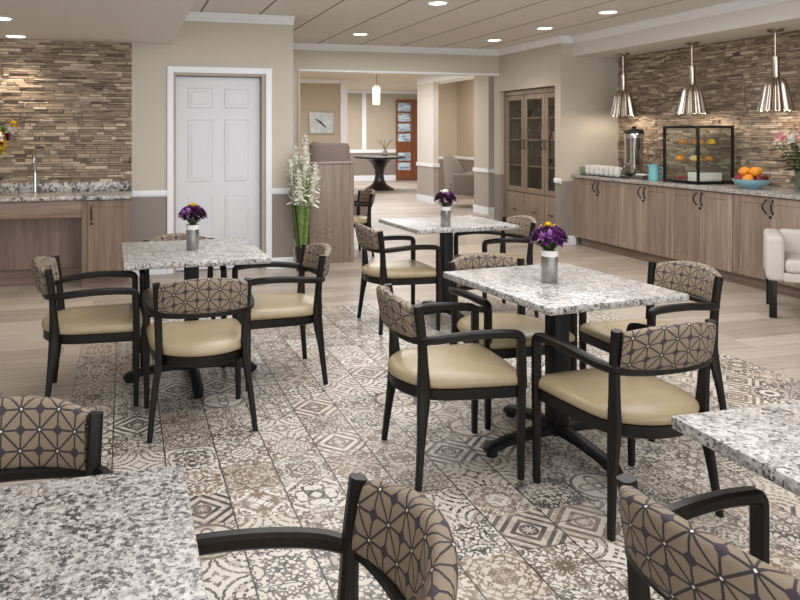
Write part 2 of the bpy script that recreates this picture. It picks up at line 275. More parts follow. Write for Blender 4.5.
# ------------------------------------------------------------------ mesh helpers
SEC8 = [(-.5, -.28), (-.28, -.5), (.28, -.5), (.5, -.28), (.5, .28), (.28, .5), (-.28, .5), (-.5, .28)]
class MB:
    def __init__(s): s.bm = bmesh.new()
    def box(s, x0, x1, y0, y1, z0, z1, bev=0, rot=None, seg=2):
        cx, cy, cz = (x0+x1)/2, (y0+y1)/2, (z0+z1)/2
        M = Matrix.Translation((cx, cy, cz)) @ (rot.to_4x4() if rot else Matrix()) @ Matrix.Diagonal((abs(x1-x0), abs(y1-y0), abs(z1-z0), 1))
        r = bmesh.ops.create_cube(s.bm, size=1, matrix=M)
        if bev:
            ed = {e for v in r['verts'] for e in v.link_edges}
            bmesh.ops.bevel(s.bm, geom=list(ed), offset=bev, segments=seg, affect='EDGES', profile=.5)
        return s
    def rings(s, rings, cap=True, closed=False):
        vs = [[s.bm.verts.new(p) for p in r] for r in rings]; n = len(vs[0])
        L = len(vs)
        for i in range(L if closed else L-1):
            A, B = vs[i], vs[(i+1) % L]
            for k in range(n):
                s.bm.faces.new((A[k], A[(k+1) % n], B[(k+1) % n], B[k]))
        if cap and not closed:
            s.bm.faces.new(list(reversed(vs[0]))); s.bm.faces.new(vs[-1])
        return s
    def lathe(s, prof, n=24, c=(0, 0, 0), flute=0, nf=8, cap=True):
        R = []
        for r, z in prof:
            R.append([(c[0]+r*(1+flute*math.cos(nf*a))*math.cos(a), c[1]+r*(1+flute*math.cos(nf*a))*math.sin(a), c[2]+z) for a in [2*PI*k/n for k in range(n)]])
        return s.rings(R, cap)
    def tube(s, pts, r, n=8, cap=True):
        pts = [Vector(p) for p in pts]; R = []
        ref = None
        for i, p in enumerate(pts):
            t = (pts[min(i+1, len(pts)-1)]-pts[max(i-1, 0)]).normalized()
            if ref is None: ref = t.orthogonal().normalized()
            ref = (ref-t*ref.dot(t)).normalized(); b = t.cross(ref)
            rr = r[i] if isinstance(r, (list, tuple)) else r
            R.append([p+ref*math.cos(2*PI*k/n)*rr+b*math.sin(2*PI*k/n)*rr for k in range(n)])
        return s.rings(R, cap)
    def sweep(s, pts, sides, W, H, sec=SEC8, cap=True):
        pts = [Vector(p) for p in pts]; R = []
        for i, p in enumerate(pts):
            t = (pts[min(i+1, len(pts)-1)]-pts[max(i-1, 0)]).normalized()
            sd = Vector(sides[i]) if isinstance(sides, list) else Vector(sides); sd = (sd-t*sd.dot(t)).normalized(); up = t.cross(sd)
            ww = W[i] if isinstance(W, (list, tuple)) else W; hh = H[i] if isinstance(H, (list, tuple)) else H
            R.append([p+sd*a*ww+up*b*hh for a, b in sec])
        return s.rings(R, cap)
    def sphere(s, c, r, n=12, sz=1):
        bmesh.ops.create_uvsphere(s.bm, u_segments=n, v_segments=max(6, n*2//3), radius=r, matrix=Matrix.Translation(c) @ Matrix.Diagonal((1, 1, sz, 1))); return s
    def blade(s, base, d, L, wd, bend=.3, seg=4, fold=.15):
        d = Vector(d).normalized(); side = d.cross(Vector((0, 0, 1)))
        if side.length < 1e-3: side = Vector((1, 0, 0))
        side.normalize(); nrm = side.cross(d); prev = None; b = Vector(base)
        for i in range(seg+1):
            t = i/seg; p = b+d*L*t-nrm*(bend*L*t*t); ww = wd*math.sin(PI*min(.97, .12+.85*t))
            row = [s.bm.verts.new(p-side*ww/2+nrm*ww*fold), s.bm.verts.new(p), s.bm.verts.new(p+side*ww/2+nrm*ww*fold)]
            if prev:
                s.bm.faces.new((prev[0], prev[1], row[1], row[0])); s.bm.faces.new((prev[1], prev[2], row[2], row[1]))
            prev = row
        return s
    def bloom(s, c, up, r, n=6, wd=.6, layers=2, open_=.9):
        up = Vector(up).normalized(); o = up.orthogonal().normalized(); b = up.cross(o)
        for l in range(layers):
            for k in range(n):
                a = 2*PI*(k+.5*l)/n; rad = o*math.cos(a)+b*math.sin(a)
                s.blade(c, rad*open_*(1-.45*l)+up*(.35+.5*l), r*(1-.15*l), r*wd, bend=-.25, seg=3)
        return s
    def build(s, name, mat, parent=None, smooth=True, ang=38):
        bmesh.ops.recalc_face_normals(s.bm, faces=s.bm.faces)
        me = bpy.data.meshes.new(name); s.bm.to_mesh(me); s.bm.free()
        me.materials.append(MAT[mat] if isinstance(mat, str) else mat)
        if smooth:
            me.polygons.foreach_set('use_smooth', [True]*len(me.polygons)); me.set_sharp_from_angle(angle=math.radians(ang))
        o = bpy.data.objects.new(name, me); COL.objects.link(o)
        if parent: o.parent = parent
        return o
def tag(o, label=None, cat=None, group=None, kind=None):
    if label: o['label'] = label
    if cat: o['category'] = cat
    if group: o['group'] = group
    if kind: o['kind'] = kind
    return o
def thing(name, label, cat, loc=(0, 0, 0), rz=0, group=None):
    o = bpy.data.objects.new(name, None); o.empty_display_size = .1; COL.objects.link(o)
    o.location = loc; o.rotation_euler = (0, 0, rz); return tag(o, label, cat, group)
def struct(name, mb, mat, parent=None, smooth=False):
    o = mb.build(name, mat, parent, smooth)
    if not parent: o['kind'] = 'structure'
    return o
def dup(root, loc, rz, label=None, group=None):
    r = root.copy(); COL.objects.link(r); r.location = loc; r.rotation_euler = (0, 0, rz)
    if label: r['label'] = label
    if group: r['group'] = group
    for ch in list(root.children):
        c = ch.copy(); COL.objects.link(c); c.parent = r
        for g in ch.children:
            d = g.copy(); COL.objects.link(d); d.parent = c
    return r

# ------------------------------------------------------------------ the room
struct('floor', MB().box(-6, 12, -3, 22, -.08, 0), 'floor')
struct('ceiling', MB().box(-6, 6.5, -3, 10.05, 2.68, 2.76), 'ceiling')
struct('ceiling_hall', MB().box(1, 12, 10.05, 22, 2.72, 2.8), 'hallceil')
struct('ceiling_soffit', MB().box(-6, .475, 4.6, 7.65, 2.35, 2.68), 'soffit')
struct('wall_back', MB().box(-6, .49, 7.65, 7.80, 0, 2.68).box(1.45, 1.75, 7.65, 7.80, 0, 2.68).box(.49, 1.45, 7.65, 7.80, 2.06, 2.68), 'wall')
struct('wall_return', MB().box(1.60, 1.75, 7.80, 9.90, 0, 2.68), 'wall')
struct('wall_header', MB().box(1.60, 2.34, 9.90, 10.05, 0, 2.68).box(2.34, 5.42, 9.90, 10.05, 2.325, 2.68), 'wall')
struct('wall_right', MB().box(5.42, 6.45, 8.30, 8.43, 0, 2.68).box(5.42, 6.45, 8.43, 9.89, 2.06, 2.68).box(5.42, 6.05, 9.89, 10.05, 0, 2.68).box(6.0, 6.05, 8.43, 9.89, 0, 2.06), 'wall')
struct('wall_alcove', MB().box(6.30, 6.45, 1.5, 8.30, 0, 2.68), 'wall')
struct('ceiling_beam', MB().box(5.60, 6.30, 1.5, 8.30, 2.43, 2.68), 'soffit')

def stone(name, x0, x1, z0, z1, frame):     # frame(u, z, d) -> point; real projecting courses
    vs, fs, tone = [], [], []
    rs = random.Random(5 if name.endswith('left') else 8)
    z = z0
    while z < z1-.004:
        hgt = min(rs.choice([.014, .018, .022, .026, .032]), z1-z); u = x0-rs.random()*.1
        while u < x1:
            ln = rs.choice([.06, .09, .12, .15, .2, .26])*(.68 if name.endswith('right') else .85); a, b = max(u, x0), min(u+ln, x1)
            if b-a > .004:
                d = .006+rs.random()**1.6*.03; k = len(vs)
                for (uu, zz, dd) in ((a, z, 0), (b, z, 0), (b, z+hgt, 0), (a, z+hgt, 0)):
                    vs.append(frame(uu, zz, 0))
                e = .0025; sk = (rs.random()-.5)*.008
                for (uu, zz, dd) in ((a+e, z+e, d+sk), (b-e, z+e, d-sk), (b-e, z+hgt-e, d-sk), (a+e, z+hgt-e, d+sk)):
                    vs.append(frame(uu, zz, max(.003, dd)))
                fs += [(k+4, k+5, k+6, k+7), (k, k+1, k+5, k+4), (k+1, k+2, k+6, k+5), (k+2, k+3, k+7, k+6), (k+3, k, k+4, k+7)]
                t = min(1, max(0, (rs.gauss(.5, .16) if rs.random() < .86 else .92))); tone += [t]*5
            u += ln
        z += hgt
    me = bpy.data.meshes.new(name); me.from_pydata(vs, [], fs); me.materials.append(MAT['stone'])
    at = me.attributes.new('tone', 'FLOAT', 'FACE'); at.data.foreach_set('value', tone); me.update()
    o = bpy.data.objects.new(name, me); COL.objects.link(o); o['kind'] = 'structure'; return o
stone('wall_stone_left', -2.6, .075, .95, 2.35, lambda u, z, d: (u, 7.648-d, z))
stone('wall_stone_right', 2.6, 8.298, .905, 2.43, lambda u, z, d: (6.298-d, u, z))

CROWN = [(0, 0), (0, -.085), (.012, -.085), (.018, -.07), (.045, -.045), (.062, -.018), (.075, -.014), (.075, 0)]
def moulding(name, p0, p1, nrm, prof, z, mat='white'):   # prof (out, up), nrm = direction out of the wall
    mb = MB(); n = Vector((nrm[0], nrm[1], 0))
    R = [[Vector((p[0], p[1], z))+n*a+Vector((0, 0, b)) for a, b in prof] for p in (p0, p1)]
    mb.rings(R); return struct(name, mb, mat)
RAIL = [(0, 0), (0, .065), (.012, .062), (.02, .05), (.02, .018), (.01, 0)]
BASE = [(0, 0), (0, .115), (.008, .11), (.014, .095), (.014, 0)]
moulding('trim_1', (.475, 7.65), (1.75, 7.65), (0, -1), CROWN, 2.68)
moulding('trim_2', (1.75, 9.90), (5.42, 9.90), (0, -1), CROWN, 2.68)
moulding('trim_3', (5.42, 9.90), (5.42, 8.225), (-1, 0), CROWN, 2.68)
moulding('trim_4', (5.42, 8.30), (5.60, 8.30), (0, -1), CROWN, 2.68)
moulding('trim_5', (5.60, 8.30), (5.60, 1.5), (-1, 0), CROWN, 2.68)
moulding('trim_6', (.08, 7.65), (.425, 7.65), (0, -1), RAIL, .79)
moulding('trim_7', (1.515, 7.65), (1.75, 7.65), (0, -1), RAIL, .79)
moulding('trim_8', (5.42, 8.43), (5.42, 8.28), (-1, 0), RAIL, .79)
moulding('baseboard_back', (1.515, 7.65), (1.75, 7.65), (0, -1), BASE, 0)
moulding('baseboard_left', (.08, 7.65), (.425, 7.65), (0, -1), BASE, 0)
moulding('baseboard_right', (5.42, 8.43), (5.42, 8.286), (-1, 0), BASE, 0)
moulding('baseboard_alcove', (5.406, 8.30), (5.64, 8.30), (0, -1), BASE, 0)
# opening head and jamb lining
struct('trim_10', MB().box(2.34, 5.42, 9.885, 10.07, 2.30, 2.325), 'white')
struct('trim_11', MB().box(2.325, 2.36, 9.885, 10.07, 0, 2.30), 'wall')
# white six-panel door in its casing
struct('trim_12', MB().box(.425, .49, 7.628, 7.65, 0, 2.125, .006).box(1.45, 1.515, 7.628, 7.65, 0, 2.125, .006).box(.49, 1.45, 7.628, 7.65, 2.06, 2.125, .006), 'white')
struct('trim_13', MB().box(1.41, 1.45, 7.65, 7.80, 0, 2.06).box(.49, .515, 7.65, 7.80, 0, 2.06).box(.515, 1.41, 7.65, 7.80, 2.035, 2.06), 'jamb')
def six_panel():
    mb = MB(); X0, X1, Z1 = .52, 1.405, 2.03; mb.box(X0, X1, 7.745, 7.78, .008, Z1, .003)
    wd = X1-X0; st = .125; pw = (wd-3*st)/2
    for i in range(2):
        a = X0+st+i*(pw+st)
        for z0, z1 in ((.22, .78), (.93, 1.58), (1.70, 1.91)):
            mb.box(a, a+pw, 7.738, 7.75, z0, z1, .011, seg=1)          # raised moulding ring
            mb.box(a+.028, a+pw-.028, 7.733, 7.75, z0+.028, z1-.028, .012, seg=1)
    return mb
struct('door_1', six_panel(), 'door')
struct('wall_closet', MB().box(.3, 1.6, 8.1, 8.15, 0, 2.68), 'wall')

# hall beyond the opening
struct('wall_hall_picture', MB().box(1.0, 5.05, 17.0, 17.15, 0, 2.72), 'hallwall')
struct('trim_14', MB().box(5.05, 5.22, 16.95, 17.2, 0, 2.72), 'white')
struct('wall_hall_far', MB().box(4.5, 12, 21.0, 21.15, 0, 2.72), 'hallwall')
struct('trim_15', MB().box(6.92, 7.05, 20.96, 21.0, .9, 2.72), 'white')
moulding('trim_16', (5.22, 21), (8.0, 21), (0, -1), [(0, 0), (0, .1), (.03, .1), (.03, 0)], .84)
moulding('baseboard_hall', (5.22, 21), (8.0, 21), (0, -1), [(0, 0), (0, .16), (.02, .16), (.02, 0)], 0)
moulding('trim_17', (1.75, 17), (5.05, 17), (0, -1), [(0, 0), (0, .08), (.03, .08), (.03, 0)], .84)
moulding('baseboard_picture', (1.75, 17), (5.05, 17), (0, -1), [(0, 0), (0, .14), (.02, .14), (.02, 0)], 0)
moulding('trim_18', (1.75, 17), (5.05, 17), (0, -1), CROWN, 2.72)
moulding('trim_19', (5.2, 21), (12, 21), (0, -1), CROWN, 2.72)
struct('wall_hall_left', MB().box(1.6, 1.75, 10.05, 17, 0, 2.72), 'hallwall')
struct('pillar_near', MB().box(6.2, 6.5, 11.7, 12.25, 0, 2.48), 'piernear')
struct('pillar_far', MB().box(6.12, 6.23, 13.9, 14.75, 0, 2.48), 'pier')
struct('beam_hall', MB().box(6.12, 6.5, 10.05, 14.75, 2.48, 2.72), 'white')
for nm, xx, ya, yb in (('near', 6.2, 11.7, 12.25), ('far', 6.12, 13.9, 14.75)):
    k = 20 if nm == 'near' else 21
    R = MB().box(xx-.02, 6.52 if k == 20 else 6.25, ya-.02, yb+.02, .74, .81); struct('trim_%d' % k, R, 'white')
    struct('baseboard_pillar_'+nm, MB().box(xx-.015, 6.51 if k == 20 else 6.245, ya-.015, yb+.015, 0, .13), 'white')
struct('wall_lounge', MB().box(6.8, 7.65, 16.0, 16.1, 0, 2.72), 'hallwall')
struct('wall_lounge_side', MB().box(7.65, 7.75, 10.05, 16.0, 0, 2.72), 'hallwall')
moulding('trim_22', (6.8, 16), (7.65, 16), (0, -1), RAIL, .82)
moulding('trim_23', (7.65, 16), (7.65, 10.1), (-1, 0), RAIL, .82)
d2 = struct('door_2', MB().box(8.0, 8.98, 20.93, 20.98, .01, 2.46, .01), 'cherry')
for z0, z1 in ((2.10, 2.36), (1.79, 2.04), (1.48, 1.73), (1.18, 1.42), (.60, .84), (.31, .54)):
    MB().box(8.05, 8.46, 20.92, 20.94, z0, z1, .004).build('pane', 'pane', d2)

# ------------------------------------------------------------------ dining chair
def chair_section(n=14, pw=.55):
    out = []
    for k in range(n):
        a = 2*PI*(k+.5)/n-PI/2; c_, s_ = math.cos(a), math.sin(a)
        out.append((.5*math.copysign(abs(c_)**pw, c_), .5*math.copysign(abs(s_)**.45, s_)))
    return out
def catmull(P, m=5):
    P = [Vector(p) for p in P]; out = []
    for i in range(len(P)-1):
        p0, p1, p2, p3 = P[max(i-1, 0)], P[i], P[i+1], P[min(i+2, len(P)-1)]
        for k in range(m):
            t = k/m; out.append(.5*((2*p1)+(p2-p0)*t+(2*p0-5*p1+4*p2-p3)*t*t+(3*p1-p0-3*p2+p3)*t**3))
    return out+[P[-1]]
def seat_outline(off=0):
    pts = [(.24, -.198), (.234, -.232), (.20, -.239), (0, -.234), (-.13, -.218), (-.205, -.172), (-.256, -.085), (-.27, 0)]
    pts = pts+[(x, -y) for x, y in reversed(pts[:-1])]
    P = catmull([Vector((x, y, 0)) for x, y in pts]+[Vector((.247, .1, 0)), Vector((.249, 0, 0)), Vector((.247, -.1, 0)), Vector((.24, -.198, 0))], 4)[:-1]
    c = Vector((-.01, 0, 0)); return [p+(p-c).normalized()*off for p in P]
def make_chair():
    t = thing('dining_chair', 'x', 'chair', group='dining chairs around the granite tables')
    mb = MB(); R = []
    for off, z in ((-.012, .338), (-.002, .343), (-.002, .386), (-.01, .39)): R.append([Vector((p.x, p.y, z)) for p in seat_outline(off)])
    mb.rings(R).build('seat_frame', 'dark', t)
    mb = MB(); R = []
    for off, z in ((-.008, .388), (.004, .395), (.007, .408), (.002, .424), (-.012, .434), (-.05, .443), (-.11, .449), (-.18, .452)):
        R.append([Vector((p.x, p.y, z)) for p in seat_outline(off)])
    mb.rings(R).build('seat_pad', 'leather', t, ang=60)
    # backrest: closed rounded section swept along the curved back, with metric uv
    bm = bmesh.new(); uvl = bm.loops.layers.uv.new('UVMap'); sec = chair_section(18); N = 22; rows = []; arc = 0; prev = None
    for i in range(N+1):
        q = -1+2*i/N; y = q*.2; x = -.214-.064*(1-q*q)**.9 if abs(q) < 1 else -.214
        c2 = Vector((x, y))
        if prev is not None: arc += (c2-prev).length
        prev = c2; n2 = Vector((-.28*q*-1*0+1, 0)); slope = 2*.064*q/.2; n2 = Vector((1, -slope)).normalized()
        top = .764-.033*abs(q)**2.2; bot = .596; H = top-bot; th = .05*(1 if abs(q) < .96 else .82); ring = []; per = 0; pp = None
        for a, b in sec:
            z = bot+H*(b+.5); tilt = -.18*(z-.6); p = Vector((c2.x+n2.x*a*th+tilt, c2.y+n2.y*a*th, z))
            if pp is not None: per += (p-pp).length
            pp = p; ring.append((bm.verts.new(p), per))
        rows.append((ring, arc, per+(pp-ring[0][0].co).length))
    n = len(sec)
    for i in range(N):
        A, ua, pa = rows[i]; B, ub, pb = rows[i+1]
        for k in range(n):
            k2 = (k+1) % n; f = bm.faces.new((A[k][0], A[k2][0], B[k2][0], B[k][0]))
            va = [A[k][1], A[k2][1] if k2 else pa, B[k2][1] if k2 else pb, B[k][1]]
            for lp, uu, vv in zip(f.loops, (ua, ua, ub, ub), va): lp[uvl].uv = (uu, vv)
    for ring, u0 in ((rows[0][0], 0), (rows[-1][0], rows[-1][1])):
        f = bm.faces.new([v for v, _ in ring])
        for lp in f.loops: lp[uvl].uv = (u0+lp.vert.co.x, lp.vert.co.z)
    mb = MB(); mb.bm.free(); mb.bm = bm; mb.build('backrest', 'fabric', t, ang=70)
    # horseshoe arm rail, turning down into the front posts
    half = [(.218, .242, .50), (.218, .242, .555), (.217, .242, .585), (.207, .242, .601), (.18, .243, .607), (.10, .248, .612), (0, .25, .612), (-.10, .249, .605), (-.172, .236, .597), (-.222, .198, .590), (-.25, .11, .586), (-.26, 0, .586)]
    P = half+[(x, -y, z) for x, y, z in reversed(half[:-1])]; P = catmull(P, 4)
    S = []
    for i, p in enumerate(P):
        tt = P[min(i+1, len(P)-1)]-P[max(i-1, 0)]; h2 = Vector((tt.x, tt.y, 0))
        sd = Vector((h2.y, -h2.x, 0)).normalized() if h2.length > .45*tt.length else Vector((0, 1 if p.y > 0 else -1, 0))
        S.append(sd if i < 1e9 else sd)
    S = [(-s if False else s) for s in S]
    # keep side vectors continuous
    for i in range(1, len(S)):
        if S[i].dot(S[i-1]) < 0: S[i] = -S[i]
    L = len(P); W = []; Hh = []
    for i, p in enumerate(P):
        back = max(0, min(1, (-p.x-.16)/.12)); W.append(.036-.012*back); Hh.append(.034-.006*back)
    MB().sweep(P, S, W, Hh).build('arm_rail', 'dark', t)
    for s in (1, -1):
        MB().sweep([(.216, s*.242, 0), (.217, s*.242, .2), (.218, s*.242, .36), (.218, s*.242, .51)], (0, 1, 0), [.026, .031, .035, .036], [.026, .031, .034, .034]).build('leg', 'dark', t)
        pts = catmull([(-.232, s*.25, 0), (-.212, s*.228, .2), (-.195, s*.205, .36), (-.196, s*.205, .45), (-.204, s*.211, .60), (-.222, s*.217, .735)], 4)
        Wd = [.024+.012*min(1, i/9) for i in range(len(pts))]; Hd = [.026+.018*math.exp(-((p.z-.37)/.12)**2)+.008*min(1, p.z/.3) for p in pts]
        MB().sweep(pts, (0, 1, 0), Wd, Hd).build('leg', 'dark', t)
    return t
chair = make_chair()
first = [True]
def put_chair(x, y, deg, label):
    if first[0]:
        first[0] = False; chair.location = (x, y, 0); chair.rotation_euler = (0, 0, math.radians(deg)); chair['label'] = label; return
    dup(chair, (x, y, 0), math.radians(deg), label)
put_chair(1.90, 2.49, 94, 'dark dining chair, patterned back to the viewer, nearest chair of the pale right table')
put_chair(1.395, 2.985, -4, 'dark dining chair seen from the side, at the left of the pale right table')
put_chair(1.945, 3.46, -88, 'dark dining chair behind the pale right table, its back peeping over the top')
put_chair(2.585, 3.17, 184, 'dark dining chair right of the pale right table, nearest the oak counter')
put_chair(.36, 3.735, 91, 'dark dining chair, back to the viewer, nearest chair of the left table')
put_chair(.885, 4.30, 180, 'dark dining chair at the left table with tall white flowers behind it')
put_chair(-.155, 4.235, 0, 'dark dining chair at the left table, on the side of the sink counter')
put_chair(.35, 4.72, -90, 'dark dining chair mostly hidden behind the left table, by the white door')
put_chair(2.0, 5.19, 0, 'dark dining chair at the middle table, on the side of the oak partition')
put_chair(2.88, 5.34, 181, 'dark dining chair at the middle table, on the side of the glazed hutch')
put_chair(-.285, 1.71, -90, 'dark dining chair facing the viewer across the black speckled table')
put_chair(.228, 1.232, 176, 'dark dining chair in front, facing left towards the black speckled table')
put_chair(1.245, 1.105, 9, 'dark dining chair in front, facing the granite table cut by the right edge')
put_chair(2.57, 8.33, 180, 'small distant dark dining chair half hidden by the oak partition')

# ------------------------------------------------------------------ pedestal tables
def make_table(sx, sy, gmat, label, loc, rz):
    t = thing('pedestal_table', label, 'table', loc, rz, 'granite dining tables')
    MB().box(-sx/2, sx/2, -sy/2, sy/2, .718, .75, .006).build('tabletop', gmat, t)
    MB().box(-.04, .04, -.04, .04, .05, .70, .006).build('column', 'iron', t)
    MB().box(-.22, .22, -.03, .03, .70, .718).box(-.03, .03, -.22, .22, .70, .718).build('mounting_plate', 'iron', t)
    for k in range(4):
        a = k*PI/2; d = Vector((math.cos(a), math.sin(a), 0)); sd = Vector((-d.y, d.x, 0))
        pts = [d*.02+Vector((0, 0, .075)), d*.15+Vector((0, 0, .07)), d*.29+Vector((0, 0, .052)), d*.36+Vector((0, 0, .036)), d*.385+Vector((0, 0, .02))]
        mb = MB().sweep(pts, sd, [.07, .062, .058, .06, .05], [.05, .045, .04, .04, .03])
        mb.lathe([(.024, 0), (.026, .012), (.02, .03)], 12, tuple(d*.355)); mb.build('base_foot', 'iron', t)
    return t
make_table(.79, .81, 'granite', 'square granite pedestal table on the left, in front of the white door', (.385, 4.385, 0), math.radians(1))
make_table(.73, .82, 'granite', 'pale granite pedestal table at the right, four chairs around it', (1.94, 3.0, 0), math.radians(6))
make_table(.84, .72, 'granite', 'granite pedestal table in the middle, farthest from the viewer of the set tables', (2.42, 5.25, 0), math.radians(3))
make_table(.80, .80, 'granite_dark', 'black speckled granite table in the lower left corner', (-.28, 1.15, 0), 0)
make_table(.80, .80, 'granite', 'granite table cut off by the right edge, in front of the leather chairs', (1.69, 1.11, 0), 0)

# ------------------------------------------------------------------ bouquets in steel vases
def make_bouquet(loc, label, seed, top):
    rs = random.Random(seed)
    t = thing('flower_vase', label, 'vase', loc, rs.random()*6, 'flower vases on the dining tables')
    MB().lathe([(.035, 0), (.037, .003), (.037, .125), (.033, .125), (.033, .02), (0.001, .02)], 24).build('vessel', 'steel', t)
    MB().lathe([(.038, .122), (.0395, .126), (.0395, .148), (.036, .15), (.033, .148), (.033, .122)], 24).build('rim', 'china', t)
    mb = MB()
    for k in range(16):
        a = rs.random()*6.28; mb.blade((.01*math.cos(a), .01*math.sin(a), .14), (math.cos(a), math.sin(a), .9+rs.random()), .08, .022, .3)
    mb.build('foliage', 'darkleaf', t)
    for k in range(26):
        a = 2.4*k; q = math.sqrt((k+.5)/26); el = q*1.5; d = Vector((math.cos(a)*math.sin(el), math.sin(a)*math.sin(el), math.cos(el)*.8))
        c = Vector((0, 0, .19))+d*.064
        m_ = top if k == 0 else ('lilac' if k in (3, 9, 14) else rs.choice(['purple', 'plum', 'plum', 'purple', 'plum']))
        o = MB().bloom(c, d+Vector((0, 0, .15)), .032 if k else .044, 8, .7, 3, .8).build('flower', m_, t)
        if k == 0: o['label'] = 'yellow flower at the top' if top == 'yellow' else 'cream flower at the top'
    return t
make_bouquet((.392, 4.38, .75), 'steel vase of purple flowers with one yellow bloom, on the left table', 3, 'yellow')
make_bouquet((1.90, 3.00, .75), 'steel vase of purple flowers with one yellow bloom, on the pale right table', 4, 'yellow')
make_bouquet((2.29, 4.98, .75), 'steel vase of purple flowers with a pale bloom, on the middle table', 5, 'whitepetal')

# ------------------------------------------------------------------ counter run on the right
def door_mesh(y0, y1, z0, z1, x, st=.062):      # framed door facing -x
    mb = MB(); mb.box(x+.006, x+.02, y0+st-.004, y1-st+.004, z0+st-.004, z1-st+.004)
    for a, b, c, d in ((y0, y0+st, z0, z1), (y1-st, y1, z0, z1), (y0+st, y1-st, z0, z0+st), (y0+st, y1-st, z1-st, z1)): mb.box(x, x+.02, a, b, c, d, .0025, seg=1)
    return mb
def bow(mb, x, y, z, L=.12, lean=0, out=(-1, 0)):
    pts = [Vector((x+out[0]*(.004+.03*math.sin(PI*k/8)), y+out[1]*(.004+.03*math.sin(PI*k/8))+lean*math.sin(PI*k/8), z-L/2+L*k/8)) for k in range(9)]
    mb.tube(pts, [.009, .006, .0065, .007, .0075, .007, .0065, .006, .009], 8); return mb
edges = [8.21, 7.39, 6.56, 5.73, 4.90]
where = ['beside the coffee urn end, under the white cups', 'under the teal mug', 'under the glass display case', 'under the blue fruit bowl']
for i in range(4):
    y1, y0 = edges[i], edges[i+1]; ym = (y0+y1)/2
    t = thing('base_cabinet', 'grey oak two-door base cabinet %s' % where[i], 'cabinet', (5.9, ym, 0), 0, 'grey oak base cabinets along the right wall')
    L = lambda mb, n, m_, par=None: mb.build(n, m_, par or t)
    loc = Matrix.Translation((-5.9, -ym, 0))
    def B(mb, n, m_, par=t): mb.bm.transform(loc); return mb.build(n, m_, par)
    B(MB().box(5.622, 6.24, y0, y1, .10, .868), 'carcass', 'oak')
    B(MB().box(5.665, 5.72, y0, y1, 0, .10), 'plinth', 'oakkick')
    for s, (a, b) in enumerate(((y0+.003, ym-.002), (ym+.002, y1-.003))):
        d = B(door_mesh(a, b, .112, .860, 5.60), 'door', 'oak')
        hy = (ym-.035) if s == 0 else (ym+.035)
        B(bow(MB(), 5.60, hy, .775, .125, .012 if s else -.012), 'handle', 'bronze', d)
        if s == 0:
            mb = MB(); mb.lathe([(.012, 0), (.012, .012), (.008, .016)], 12); mb.bm.transform(Matrix.Translation((5.598, ym-.012, .685)) @ Matrix.Rotation(-PI/2, 4, 'Y')); B(mb, 'lock', 'bronze', d)
wt = MB().box(5.572, 6.262, 4.88, 8.296, .868, .905, .005).build('worktop', 'granite', None); wt.name = 'granite_worktop'
tag(wt, 'long granite worktop running over the grey oak base cabinets', 'worktop')
# end filler between the wall and the first unit
struct('trim_24', MB().box(5.61, 5.64, 8.212, 8.30, .10, .868), 'oak')

# items on the counter
T = .905
tray = MB().box(5.62, 6.10, 7.36, 8.17, T, T+.012, .005).build('serving_tray', 'blackplastic'); tag(tray, 'low black serving tray under the white cups and coffee urn', 'tray')
CUPP = [(.026, 0), (.03, .003), (.034, .014), (.041, .035), (.044, .066), (.0415, .066), (.038, .035), (.028, .012), (0.001, .012)]
cup0 = None
for r in range(2):
    for k in range(7):
        lo = (5.69+.1*r, 7.54+.093*k+.01*r, T+.012)
        if r == 1 and k < 3: continue
        lab = 'white china cup standing in rows on the black tray'
        if cup0 is None:
            cup0 = thing('coffee_cup', lab, 'cup', lo, .4, 'white cups on the counter tray')
            MB().lathe(CUPP, 20).build('bowl', 'china', cup0)
            MB().tube([(.042, 0, .055), (.058, 0, .054), (.064, 0, .04), (.056, 0, .026), (.038, 0, .024)], .004, 6).build('handle', 'china', cup0)
        else: dup(cup0, lo, (r*7+k)*1.1, lab)
        dup(cup0, (lo[0], lo[1], T+.012+.05), 2+(r*7+k)*.7, 'white china cup nested in the top of the stacked rows on the black tray')
# small clear jug at the end
t = thing('creamer_jug', 'small clear creamer jug at the far end of the counter by the wall', 'jug', (5.70, 8.235, T))
MB().lathe([(.03, 0), (.034, .004), (.036, .06), (.04, .1), (.037, .1), (.032, .06), (.03, .008), (.001, .008)], 18).build('vessel', 'water', t)
MB().tube([(0, -.038, .085), (0, -.06, .08), (0, -.062, .045), (0, -.036, .03)], .004, 6).build('handle', 'water', t)
# coffee urn
t = thing('coffee_urn', 'tall stainless coffee urn with black lid on the counter', 'coffee urn', (5.985, 7.62, T+.0125), math.radians(165))
MB().lathe([(.112, 0), (.116, .008), (.116, .03), (.106, .04)], 32).build('base', 'blackplastic', t)
MB().lathe([(.104, .04), (.107, .06), (.107, .42), (.113, .44), (.113, .50), (.109, .52)], 32).build('body', 'chrome', t)
MB().lathe([(.114, .515), (.116, .522), (.115, .548), (.10, .566), (.03, .575)], 32).lathe([(.02, .57), (.026, .58), (.026, .6), (.012, .606)], 14).build('lid', 'blackplastic', t)
for s in (1, -1): MB().tube([(0, s*.108, .46), (0, s*.147, .455), (0, s*.157, .40), (0, s*.147, .34), (0, s*.105, .335)], .009, 8).build('handle', 'blackplastic', t)
sp = MB().tube([(.09, 0, .10), (.135, 0, .10), (.15, 0, .085), (.15, 0, .06)], [.016, .014, .013, .011], 10).build('spigot', 'chrome', t)
MB().tube([(.135, 0, .10), (.14, 0, .15), (.155, 0, .175)], [.007, .007, .01], 8).build('lever', 'blackplastic', sp)
MB().box(.10, .2, -.06, .06, .0, .018, .004).build('drip_tray', 'steel', t)
